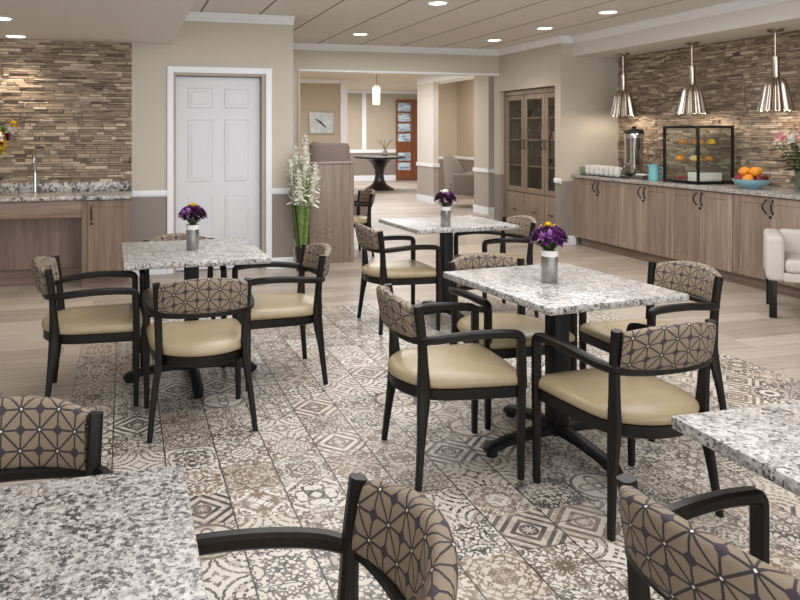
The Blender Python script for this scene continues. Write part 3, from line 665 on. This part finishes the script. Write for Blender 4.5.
# packets tray
o = thing('condiment_caddy', 'small steel caddy of packets between the urn and the teal mug', 'caddy', (5.82, 7.25, T)); 
MB().box(-.07, .07, -.09, .09, 0, .006).box(-.07, -.064, -.09, .09, 0, .045).box(.064, .07, -.09, .09, 0, .045).box(-.07, .07, -.09, -.084, 0, .045).box(-.07, .07, .084, .09, 0, .045).build('tray', 'steel', o)
for k in range(6): MB().box(-.05, .05, -.075+.026*k, -.06+.026*k, .008, .062, .003, rot=Matrix.Rotation(.2, 3, 'X')).build('packet', 'china', o)
# teal mug
t = thing('pitcher', 'pale teal glazed pitcher on the counter between urn and display case', 'pitcher', (5.72, 6.95, T), math.radians(150))
MB().lathe([(.05, 0), (.056, .006), (.057, .04), (.053, .12), (.05, .165), (.053, .182), (.049, .182), (.046, .165), (.049, .12), (.052, .02), (.001, .015)], 28).build('vessel', 'teal', t)
MB().tube([(-.05, 0, .15), (-.085, 0, .148), (-.096, 0, .10), (-.085, 0, .055), (-.054, 0, .045)], .008, 8).build('handle', 'teal', t)
MB().box(.04, .066, -.014, .014, .16, .182, .006).build('spout', 'teal', t)
# display case
t = thing('display_case', 'black framed glass pastry display case with three tiers on the counter', 'display case', (5.94, 6.545, T))
X, Yh, Hc = .215, .245, .61; fb = MB(); b_ = .012
for sx in (-1, 1):
    for sy in (-1, 1): fb.box(sx*X-b_, sx*X+b_, sy*Yh-b_, sy*Yh+b_, 0, Hc, .003)
for z in (.022, Hc-b_):
    for s in (-1, 1): fb.box(-X, X, s*Yh-b_, s*Yh+b_, z-b_, z+b_, .003).box(s*X-b_, s*X+b_, -Yh, Yh, z-b_, z+b_, .003)
fb.build('frame', 'iron', t)
for s in (-1, 1):
    MB().box(-X, X, s*Yh-.002, s*Yh+.002, .03, Hc-.02).build('side_glass', 'glass', t); MB().box(s*X-.002, s*X+.002, -Yh, Yh, .03, Hc-.02).build('front_glass' if s < 0 else 'back_glass', 'glass', t)
MB().box(-X, X, -Yh, Yh, .012, .024).build('floor_panel', 'steel', t)
MB().box(-X, X, -Yh, Yh, Hc-.006, Hc).build('top_panel', 'iron', t)
for z in (.23, .41): MB().box(-X, X, -Yh, Yh, z, z+.006).build('shelf', 'glass', t)
def on_case(name, label, cat, dx, dy, z, group, prof, mat, n=14):
    o = MB().lathe(prof, n).build(name, mat); o.location = (5.94+dx, 6.545+dy, T+z); return tag(o, label, cat, group)
CRO = [(.001, 0), (.036, .003), (.046, .02), (.04, .042), (.022, .056), (.001, .06)]
for z, nm in ((.237, 'middle'), (.417, 'upper')):
    for k in range(5):
        m_ = ['pastry', 'orange', 'book', 'pastry', 'yellow'][(k+len(nm)) % 5]
        on_case('pastry', 'round pastry laid out on the %s glass shelf of the display case' % nm, 'pastry', [-.12, -.02, .09, -.07, .10][k], [.12, .03, .11, -.07, -.04][k]-(.04 if nm == 'upper' else 0), z, 'pastries in the display case', CRO, m_)
t2 = thing('berry_plate', 'white plate of red berries on the floor of the display case', 'plate', (5.84, 6.67, T+.0245))
MB().lathe([(.05, 0), (.095, .012), (.10, .016), (.09, .014), (.05, .006), (.001, .006)], 28).build('plate', 'china', t2)
rs = random.Random(4); mb = MB()
for k in range(34): a = rs.random()*6.28; q = rs.random()**.5*.065; mb.sphere((q*math.cos(a), q*math.sin(a), .018+rs.random()*.03*(1-q/.07)), .012, 8)
o = mb.build('berries', 'red', t2); o['kind'] = 'stuff'
t2 = thing('napkin_box', 'white lidded box with folded napkins in the near half of the display case', 'box', (5.92, 6.425, T+.0245))
MB().box(-.13, .13, -.10, .10, 0, .10, .01).build('box', 'china', t2); MB().box(-.135, .135, -.105, .105, .10, .125, .008).build('lid', 'steel', t2)
# fruit bowl
t = thing('fruit_bowl', 'wide pale blue fruit bowl on the counter right of the display case', 'bowl', (5.80, 5.71, T))
MB().lathe([(.065, 0), (.07, .004), (.075, .012), (.12, .032), (.157, .07), (.17, .095), (.165, .095), (.15, .07), (.112, .037), (.06, .018), (.001, .016)], 40).build('bowl', 'bluebowl', t)
def fruit(kind, mat, dx, dy, z, r, label, cat):
    o = MB().sphere((0, 0, 0), r, 18, .93).lathe([(.003, r*.88), (.004, r*.95), (.002, r*.99)], 6).build(kind, mat); o.location = (5.80+dx, 5.71+dy, T+z); tag(o, label, cat, 'fruit in the blue bowl')
for a, (k, m_, lab, cat) in enumerate([('orange', 'orange', 'orange resting at the front of the blue fruit bowl', 'orange'), ('apple', 'darkred', 'dark red apple at the near edge of the blue fruit bowl', 'apple'), ('apple', 'darkred', 'dark red apple at the back of the blue bowl by the stone wall', 'apple'),
        ('orange', 'orange', 'orange at the back of the blue fruit bowl', 'orange'), ('orange', 'orange', 'orange at the far rim of the blue fruit bowl toward the display case', 'orange'), ('apple', 'red', 'bright red apple low at the front of the blue fruit bowl', 'apple')]):
    g = a*PI/3+.5+PI; fruit(k, m_, (.1*math.cos(g)), (.1*math.sin(g)), .098, .049, lab, cat)
fruit('orange', 'orange', -.03, .05, .163, .051, 'orange on top of the fruit heap, toward the display case', 'orange')
fruit('orange', 'orange', -.01, -.052, .165, .051, 'orange on top of the fruit heap, toward the flower vase', 'orange')
fruit('lemon', 'yellow', .068, .0, .165, .045, 'yellow lemon tucked behind the topmost oranges in the blue bowl', 'lemon')
fruit('plum', 'plum', 0, .0, .085, .045, 'dark plum in the middle of the blue fruit bowl', 'plum')
# lily vase
t = thing('glass_vase', 'clear glass vase of pink lilies and white roses at the right end of the counter', 'vase', (5.86, 5.22, T))
MB().lathe([(.055, 0), (.06, .006), (.062, .2), (.058, .2), (.056, .012), (.001, .012)], 24).build('vessel', 'water', t)
mb = MB(); lf = MB(); rs = random.Random(9)
tips = []
for k in range(13):
    a = 2.4*k+.6; q = .04+.17*math.sqrt((k+.5)/11); tip = Vector((q*math.cos(a)*.85, q*math.sin(a), .40+.15*(1-q/.22)+rs.random()*.06)); tips.append(tip)
    mb.tube([(.02*math.cos(a), .02*math.sin(a), .02), (.3*tip.x, .3*tip.y, .25), tuple(tip)], .004, 6)
    for j in range(9): p = Vector((tip.x*(.25+.09*j), tip.y*(.25+.09*j), .2+.03*j)); b = rs.random()*6.28; lf.blade(p, (math.cos(b), math.sin(b), .3), .13, .045, .4)
mb.build('stems', 'leaf', t); lf.build('foliage', 'darkleaf', t)
for k, tip in enumerate(tips):
    lily = k % 2 == 0; o = MB().bloom(tip, Vector((tip.x*2, tip.y*2, .35))+Vector((-.2, -.2, 0)), (.085 if lily else .055), 6 if lily else 8, .42 if lily else .75, 1 if lily else 3).build('flower', ('pink' if k % 4 == 0 else 'pink') if lily else 'whitepetal', t)
    o['label'] = 'pink lily bloom' if lily else 'white rose bloom'

# pendant heat lamps
pl = None
for i, (yy, lab) in enumerate([(7.81, 'fluted nickel pendant lamp over the coffee urn'), (6.67, 'fluted nickel pendant lamp over the glass display case'), (5.61, 'fluted nickel pendant lamp over the fruit bowl')]):
    if pl is None:
        pl = thing('pendant_lamp', lab, 'pendant lamp', (5.98, yy, 1.65), 0, 'pendant lamps over the counter')
        MB().lathe([(.075, .78), (.075, .765), (.06, .752), (.02, .745)], 24).build('canopy', 'shade', pl)
        MB().tube([(0, 0, .45), (0, 0, .76)], .011, 10).build('rod', 'shade', pl)
        MB().lathe([(.028, .52), (.036, .515), (.036, .33), (.03, .30)], 16).build('socket_sleeve', 'shade', pl)
        P_ = [(.03, .318), (.058, .31), (.078, .285), (.092, .23), (.106, .15), (.122, .07), (.136, .0)]
        MB().lathe(P_+[(r-.004, z) for r, z in reversed(P_)], 96, flute=.16, nf=10, cap=False).build('lamp_shade', 'shade', pl, ang=80)
        MB().sphere((0, 0, .13), .04, 14, 1.2).lathe([(.016, .16), (.018, .3)], 10).build('bulb', 'lampglass', pl)
    else: dup(pl, (5.98, yy, 1.65), .2*i, lab)
    point('pendant_light', (5.98, yy, 1.66), 7.0, (1, .88, .72), .04)

# ------------------------------------------------------------------ hutch in the niche
t = thing('display_hutch', 'built-in oak hutch with glazed doors over drawers in the right wall niche', 'cabinet', (5.7, 9.16, 0))
loc = Matrix.Translation((-5.7, -9.16, 0))
def B(mb, n, m_, par=None, **k): mb.bm.transform(loc); return mb.build(n, m_, par or t, **k)
x0 = 5.48; Ya, Yb = 8.44, 9.86
B(MB().box(x0+.02, 5.99, Yb-.03, Yb, 0, 2.05).box(x0+.02, 5.99, Ya, Ya+.03, 0, 2.05).box(5.96, 5.99, Ya, Yb, 0, 2.05).box(x0+.02, 5.99, Ya, Yb, .56, .60).box(x0+.02, 5.99, Ya, Yb, 2.0, 2.05).box(x0+.03, 5.99, Ya, Yb, 0, .08), 'carcass', 'hutch')
B(MB().box(x0, x0+.03, Ya, Yb, 1.985, 2.05, .003).box(x0, x0+.03, Yb-.06, Yb, .08, 1.985), 'cornice', 'hutch')
ys = [9.80, 9.285, 8.755, 8.44+.0]
ys = [9.80, 9.295, 8.765, 8.445]
cols = [(9.80, 9.30), (9.292, 8.77), (8.762, 8.30+.15)]
for i, (b, a) in enumerate(cols):
    a = max(a, 8.445); st = .07; z0, z1 = .60, 1.98; mb = MB()
    for p, q, r_, s_ in ((a, a+st, z0, z1), (b-st, b, z0, z1), (a+st, b-st, z0, z0+st), (a+st, b-st, z1-st, z1)): mb.box(x0, x0+.022, p, q, r_, s_, .003, seg=1)
    d = B(mb, 'door', 'hutch'); B(MB().box(x0+.009, x0+.013, a+st-.005, b-st+.005, z0+st-.005, z1-st+.005), 'pane', 'glass', d)
    hy = a+.035 if i == 0 else b-.035
    B(bow(MB(), x0, hy, 1.28, .13, .0), 'handle', 'bronze', d)
    if i == 1: B(bow(MB(), x0, a+.035, 1.28, .13, .0), 'handle', 'bronze', d)
    dr = B(MB().box(x0, x0+.02, a+.003, b-.003, .10, .585, .004), 'drawer', 'hutch')
    B(MB().box(x0-.022, x0-.014, (a+b)/2-.05, (a+b)/2+.05, .335, .347, .003).box(x0-.02, x0, (a+b)/2-.045, (a+b)/2-.037, .336, .346).box(x0-.02, x0, (a+b)/2+.037, (a+b)/2+.045, .336, .346), 'pull', 'bronze', dr)
for z in (.98, 1.35, 1.66): B(MB().box(x0+.03, 5.96, Ya+.03, Yb-.03, z-.015, z), 'shelf', 'hutch')
def shelf_item(name, cat, label, y, z, kind, mat, x=5.66, r=.04, hgt=.2, group='things kept in the hutch'):
    mb = MB()
    if kind == 'bottle': mb.lathe([(r*.9, 0), (r, .01), (r, hgt*.6), (r*.4, hgt*.78), (r*.35, hgt*.97), (r*.42, hgt)], 16)
    elif kind == 'bowl': mb.lathe([(r*.4, 0), (r*.45, .006), (r*.85, hgt*.6), (r, hgt), (r*.94, hgt), (r*.75, hgt*.6), (.001, .02)], 24)
    elif kind == 'glass': mb.lathe([(r*.7, 0), (r*.7, .004), (.005, .008), (.005, hgt*.45), (r*.8, hgt*.6), (r, hgt*.85), (r*.9, hgt), (r*.85, hgt), (r*.9, hgt*.85), (.004, hgt*.5)], 16)
    else: mb.box(-r, r, -r*1.4, r*1.4, 0, hgt, .004).box(-r*1.02, r*1.02, -r*1.43, r*1.43, hgt*.7, hgt, .003)
    o = mb.build(name, mat); o.location = (x, y, z); tag(o, label, cat, group)
shelf_item('serving_bowl', 'bowl', 'large dark bowl on the upper shelf behind the middle hutch door', 9.05, 1.66, 'bowl', 'bottle', r=.13, hgt=.15)
for k in range(4): shelf_item('bottle', 'bottle', ['dark bottle on the hutch shelf nearest the mullion', 'pink bottle beside the mullion bottle in the hutch', 'cream bottle in the middle of the hutch shelf', 'dark bottle at the right of the middle hutch shelf'][k], 9.17-.09*k, 1.35, 'bottle', ['bottle', 'pink', 'book', 'darkred'][k], r=.034, hgt=.2+.02*(k % 2))
shelf_item('gift_box', 'box', 'flat red box on the upper shelf behind the right hutch door', 8.60, 1.66, 'box', 'redbox', r=.08, hgt=.07)
shelf_item('storage_box', 'box', 'cream box on the middle shelf behind the right hutch door', 8.62, 1.35, 'box', 'book', r=.08, hgt=.11)
shelf_item('jar', 'jar', 'dark jar with yellow lid colour low behind the right hutch door', 8.62, .98, 'bottle', 'bottle', r=.06, hgt=.2)
shelf_item('serving_bowl', 'bowl', 'dark bowl on the lower shelf behind the middle hutch door', 9.03, .98, 'bowl', 'bottle', r=.11, hgt=.12)
shelf_item('storage_box', 'box', 'black box on the hutch floor behind the middle door', 9.03, .60, 'box', 'blackplastic', r=.1, hgt=.2)
shelf_item('storage_box', 'box', 'black box on the hutch floor behind the right door', 8.63, .60, 'box', 'blackplastic', r=.09, hgt=.24)
shelf_item('serving_bowl', 'bowl', 'dark bowl on the upper shelf behind the left hutch door', 9.55, 1.66, 'bowl', 'bottle', r=.11, hgt=.12)
for k in range(3): shelf_item('goblet', 'glass', 'stemmed glass in the row behind the left hutch door', 9.66-.1*k, 1.35, 'glass', 'water', r=.035, hgt=.17)

# ------------------------------------------------------------------ sink counter on the left
t = thing('sink_cabinet', 'brown oak base cabinet with one door at the right end of the sink counter', 'cabinet', (-.15, 7.36, 0))
loc = Matrix.Translation((.15, -7.36, 0))
B(MB().box(-.375, .055, 7.092, 7.63, .09, .825), 'carcass', 'oaksink', t); B(MB().box(-.375, .055, 7.15, 7.25, 0, .09), 'plinth', 'oaksinkx', t)
mb = MB(); a, b, z0, z1, st = -.325, .052, .10, .818, .06; mb.box(a+st-.004, b-st+.004, 7.078, 7.092, z0+st, z1-st)
for p, q, r_, s_ in ((a, a+st, z0, z1), (b-st, b, z0, z1), (a+st, b-st, z0, z0+st), (a+st, b-st, z1-st, z1)): mb.box(p, q, 7.072, 7.092, r_, s_, .0025, seg=1)
d = B(mb, 'door', 'oaksink', t); B(bow(MB(), a+.035, 7.072, .705, .13, 0, (0, -1)), 'handle', 'bronze', d)
mb = MB(); mb.lathe([(.012, 0), (.012, .012), (.008, .016)], 12); mb.bm.transform(Matrix.Translation((a+.035, 7.072, .605)) @ Matrix.Rotation(PI/2, 4, 'X')); B(mb, 'lock', 'bronze', d)
t = thing('knee_space_panel', 'brown oak apron and recessed panel over the knee space under the sink', 'panel', (-1.4, 7.36, 0)); loc = Matrix.Translation((1.4, -7.36, 0))
B(MB().box(-2.5, -.376, 7.075, 7.10, .665, .825, .002), 'apron', 'oaksinkx', t); B(MB().box(-2.5, -.376, 7.36, 7.38, .16, .825), 'back_panel', 'oaksink', t)
B(MB().box(-2.5, -.376, 7.40, 7.42, 0, .16), 'plinth', 'oaksinkx', t)
t = thing('sink_countertop', 'bold speckled granite countertop with low splashback by the faucet', 'countertop', (-1.2, 7.36, 0)); loc = Matrix.Translation((1.2, -7.36, 0))
B(MB().box(-2.6, .075, 7.045, 7.645, .825, .86, .005), 'slab', 'granite_counter', t); B(MB().box(-2.6, .075, 7.615, 7.645, .86, .955, .003), 'splashback', 'granite_counter', t)
t = thing('faucet', 'slim chrome faucet standing on the granite sink counter', 'faucet', (-.82, 7.48, .86), -PI/2)
MB().lathe([(.03, 0), (.03, .008), (.022, .014), (.02, .12), (.018, .2)], 18).build('body', 'chrome', t)
MB().tube([(0, 0, .18), (0, 0, .33), (.02, 0, .385), (.07, 0, .40), (.12, 0, .385), (.14, 0, .33), (.14, 0, .30)], [.014, .013, .012, .012, .012, .012, .014], 10).build('spout', 'chrome', t)
MB().tube([(.0, .018, .13), (.0, .05, .14), (.01, .085, .17)], [.01, .008, .007], 8).build('lever', 'chrome', t)
t = thing('orchid_pot', 'yellow and red orchid arrangement at the left edge of the sink counter', 'flowers', (-1.19, 7.33, .86))
MB().lathe([(.05, 0), (.06, .01), (.075, .13), (.07, .13), (.055, .02), (.001, .02)], 24).build('pot', 'china', t)
mb = MB(); rs = random.Random(2); lf = MB()
for k in range(7): a = 2.4*k; lf.blade((.03*math.cos(a), .03*math.sin(a), .11), (math.cos(a), math.sin(a), .8), .2, .05, .4)
for s in range(6):
    a = s*1.05; tip = Vector((.2*math.cos(a), .12*math.sin(a), .50+.2*rs.random())); mid = Vector((tip.x*.35, tip.y*.35, .34))
    mb.tube([(0, 0, .1), tuple(mid), tuple(tip)], .004, 6)
    for j in range(5):
        p = mid.lerp(tip, .2+.19*j)+Vector((0, -.01, -.05*(j/6)**2)); c_ = ['yellow', 'yellow', 'darkred', 'whitepetal', 'yellow', 'leaf'][(s+j) % 6]
        MB().bloom(p, (rs.random()-.5, -1, .3), .058, 5, .7, 2).build('flower', c_, t)['label'] = {'yellow': 'yellow', 'darkred': 'dark red', 'whitepetal': 'white', 'leaf': 'green'}[c_]+' blossom'
mb.build('stems', 'leaf', t); lf.build('foliage', 'darkleaf', t)

# ------------------------------------------------------------------ partition, gladioli, chairs beyond
t = thing('wood_partition', 'low grey oak partition panel standing beside the tall white flowers', 'partition', (2.22, 7.9, 0))
MB().box(-.25, .255, -.08, .08, .0, 1.09, .003).build('panel', 'screen', t); MB().box(-.255, .262, -.088, .088, 1.09, 1.115, .004).build('cap', 'screen', t); MB().box(.215, .262, -.088, .088, 0, 1.09, .003).build('end_post', 'screen', t)
t = thing('gladiolus_planter', 'tall dark floor vase of white gladioli with green blades by the white door', 'flowers', (1.80, 7.44, 0))
MB().lathe([(.055, 0), (.065, .01), (.07, .12), (.08, .25), (.075, .25), (.065, .12), (.001, .05)], 24).build('vessel', 'bottle', t)
rs = random.Random(6); lf = MB()
for k in range(26):
    a = rs.random()*6.28; q = .02+.04*rs.random(); lf.blade((q*math.cos(a), q*math.sin(a), .16), (math.cos(a)*.08, math.sin(a)*.08, 1), .6+rs.random()*.4, .036, .05, 5)
lf.build('foliage', 'leaf', t)
for k in range(9):
    a = 2.4*k; q = .03+.16*math.sqrt(k/9); sp = MB(); top = 1.45-.3*(q/.13)**1.2-.02*rs.random(); z0 = top-.5
    base = Vector((.03*math.cos(a), .03*math.sin(a), .4)); tip = Vector((q*math.cos(a), q*math.sin(a), top))
    for j in range(9):
        u = j/8; p = base.lerp(tip, .46+.54*u); b = j*2.1+k; sp.bloom(p, (math.cos(b), math.sin(b)-.4, .6), .115*(1-.5*u), 5, .62, 2)
    o = sp.build('flower_spike', 'whitepetal', t)
    MB().tube([tuple(base), tuple(base.lerp(tip, .5)), tuple(tip)], .005, 6).build('stem', 'leaf', o)
for k in range(6):
    tw = MB(); e = Vector((.30+.1*rs.random(), -.05+.1*rs.random(), .22+.09*k)); tw.tube([(.03, 0, .38), (.12, -.01, .34+.02*k), tuple(e)], .0025, 5); 
    if k < 4: tw.build('twig', 'twig', t)
    else: tw.bm.free()

def lounge(name, label, loc, rz, fab, sc=1, back=1.05, seat=.45, flat=False):
    t = thing(name, label, 'armchair', loc, rz)
    MB().box(-.3, .32, -.28, .28, seat-.16, seat-.05, .02).build('seat_base', fab, t)
    MB().box(-.24, .34, -.25, .25, seat-.05, seat+.05, .035, seg=3).build('seat_cushion', fab, t)
    mb = MB(); R = []
    for i in range(13):
        q = -1+i/6; y = q*.34; x = -.30+.16*abs(q)**2.2*2.2; top = back-(.02*abs(q) if flat else .14*abs(q)**1.5+.30*max(0, abs(q)-.8)/.2); th = .09; y *= (.72 if flat else 1)
        lo = .26; R.append([(x-th/2, y, lo), (x+th/2, y, lo), (x+th/2-.08*(top-.5), y*.97, top*.97), (x-.08*(top-.5), y*.98, top), (x-th/2-.08*(top-.5), y, top*.97)])
    mb.rings(R).build('backrest', fab, t, ang=60)
    for s in (1, -1):
        mb = MB(); mb.box(-.2, .30, s*.33-.045, s*.33+.045, .26, .66, .03, seg=3); mb.build('armrest', fab, t)
        for fx in (.26, -.24): MB().sweep([(fx, s*.27, 0), (fx, s*.26, .29)], (0, 1, 0), [.028, .045], [.028, .045]).build('leg', 'dark', t)
    return t
lounge('lounge_chair', 'grey upholstered high-back lounge chair behind the right pillar of the hall', (6.42, 13.15, 0), math.radians(-28), 'loungefab')
lounge('desk_chair', 'taupe upholstered high-back chair rising behind the oak partition', (2.66, 9.2, 0), math.radians(28), 'taupefab', back=1.33, flat=True)

# pedestal table in the hall
t = thing('foyer_table', 'round dark wood pedestal table far down the hall', 'table', (6.25, 17.55, 0))
MB().lathe([(.55, .79), (.64, .80), (.66, .82), (.66, .85), (.64, .86), (.001, .86)], 40).build('tabletop', 'table_dark', t)
MB().lathe([(.36, 0), (.37, .03), (.30, .07), (.19, .14), (.13, .25), (.11, .38), (.13, .52), (.2, .66), (.32, .76), (.4, .80)], 32).build('pedestal', 'table_dark', t)
t = thing('branch_vase', 'small pale vase with bare branches on the round hall table', 'vase', (6.36, 17.45, .86))
MB().lathe([(.05, 0), (.08, .05), (.06, .13), (.03, .17), (.026, .17), (.001, .1)], 20).build('vessel', 'silverframe', t)
for k in range(5): a = k*1.3; MB().tube([(0, 0, .12), (.05*math.cos(a), .05*math.sin(a), .25), (.22*math.cos(a), .2*math.sin(a), .42)], .006, 5).build('branch', 'twig', t)
# pendant in the hall
t = thing('hall_pendant', 'lit cylindrical glass pendant lamp hanging in the hall', 'pendant lamp', (4.57, 13.0, 1.95))
MB().lathe([(.064, .02), (.07, .03), (.07, .34), (.064, .35)], 24).build('lamp_shade', 'lampglass', t)
MB().lathe([(.05, .35), (.05, .38), (.012, .39)], 16).lathe([(.06, .767), (.06, .755), (.012, .745)], 16).build('cap', 'steel', t); MB().tube([(0, 0, .38), (0, 0, .77)], .006, 6).build('cord', 'iron', t)
point('hall_pendant_light', (4.57, 13.0, 1.85), 6, (1, .85, .62), .08)
# picture
t = thing('framed_picture', 'pale framed print on the far hall wall left of the white pilaster', 'picture', (4.58, 16.99, 1.68))
MB().box(-.31, .31, -.03, 0, -.27, .27, .006).build('frame', 'silverframe', t); MB().box(-.275, .275, -.034, -.028, -.235, .235).build('print', 'paper', t)
pr = MB().tube([(-.16, -.036, .10), (-.03, -.036, .01), (.10, -.036, -.11)], [.012, .03, .012], 6); pr.build('brush_stroke', 'darkprint', t)

# light upholstered tub chair at the right edge
t = thing('tub_chair', 'pale grey upholstered armchair with black legs at the right edge before the counter', 'armchair', (5.30, 4.58, 0), math.radians(-44))
MB().box(-.36, -.24, -.30, .30, .29, .635, .03, seg=3).build('armrest', 'greyfab', t); MB().box(.24, .36, -.30, .30, .29, .635, .03, seg=3).build('armrest', 'greyfab', t)
MB().box(-.25, .25, .19, .31, .29, .64, .03, seg=3).build('backrest', 'greyfab', t); MB().box(-.25, .25, -.29, .2, .29, .36, .01).build('seat_base', 'greyfab', t)
MB().box(-.238, .238, -.305, .195, .36, .465, .03, seg=3).build('seat_cushion', 'greyfab', t)
for sx in (-1, 1):
    for sy in (-1, 1): MB().box(sx*.315-.026, sx*.315+.026, sy*.255-.026, sy*.255+.026, 0, .292, .004).build('leg', 'dark', t)

# ------------------------------------------------------------------ recessed downlights
dl = None
for i, (x, y, z, lab) in enumerate([(2.86, 8.74, 2.68, 'round recessed downlight in the panel ceiling before the hall opening'), (2.89, 6.46, 2.68, 'round recessed downlight in the panel ceiling cut by the top of the frame'),
        (4.77, 8.84, 2.68, 'round recessed downlight in the panel ceiling before the hutch corner'), (4.80, 7.68, 2.68, 'round recessed downlight in the panel ceiling near the corner of the beam'), (4.79, 6.49, 2.68, 'round recessed downlight in the panel ceiling alongside the beam, nearest the viewer'),
        (-.98, 7.38, 2.35, 'round recessed downlight in the soffit close to the stone wall'), (-.95, 6.26, 2.35, 'round recessed downlight in the soffit at the left edge, away from the stone')]):
    if dl is None:
        dl = thing('downlight', lab, 'ceiling light', (x, y, z), 0, 'recessed downlights')
        MB().lathe([(.105, 0), (.108, -.004), (.10, -.009), (.082, -.005), (.082, .0)], 28).build('trim_ring', 'white', dl); MB().lathe([(.081, -.001), (.081, -.006), (.06, -.0075), (.001, -.008)], 28).build('lens', 'lens', dl)
    else: dup(dl, (x, y, z), 0, lab)
    spot('downlight_beam', (x, y, z-.03), 26 if i < 5 else 40, ang=120 if i < 5 else 105)
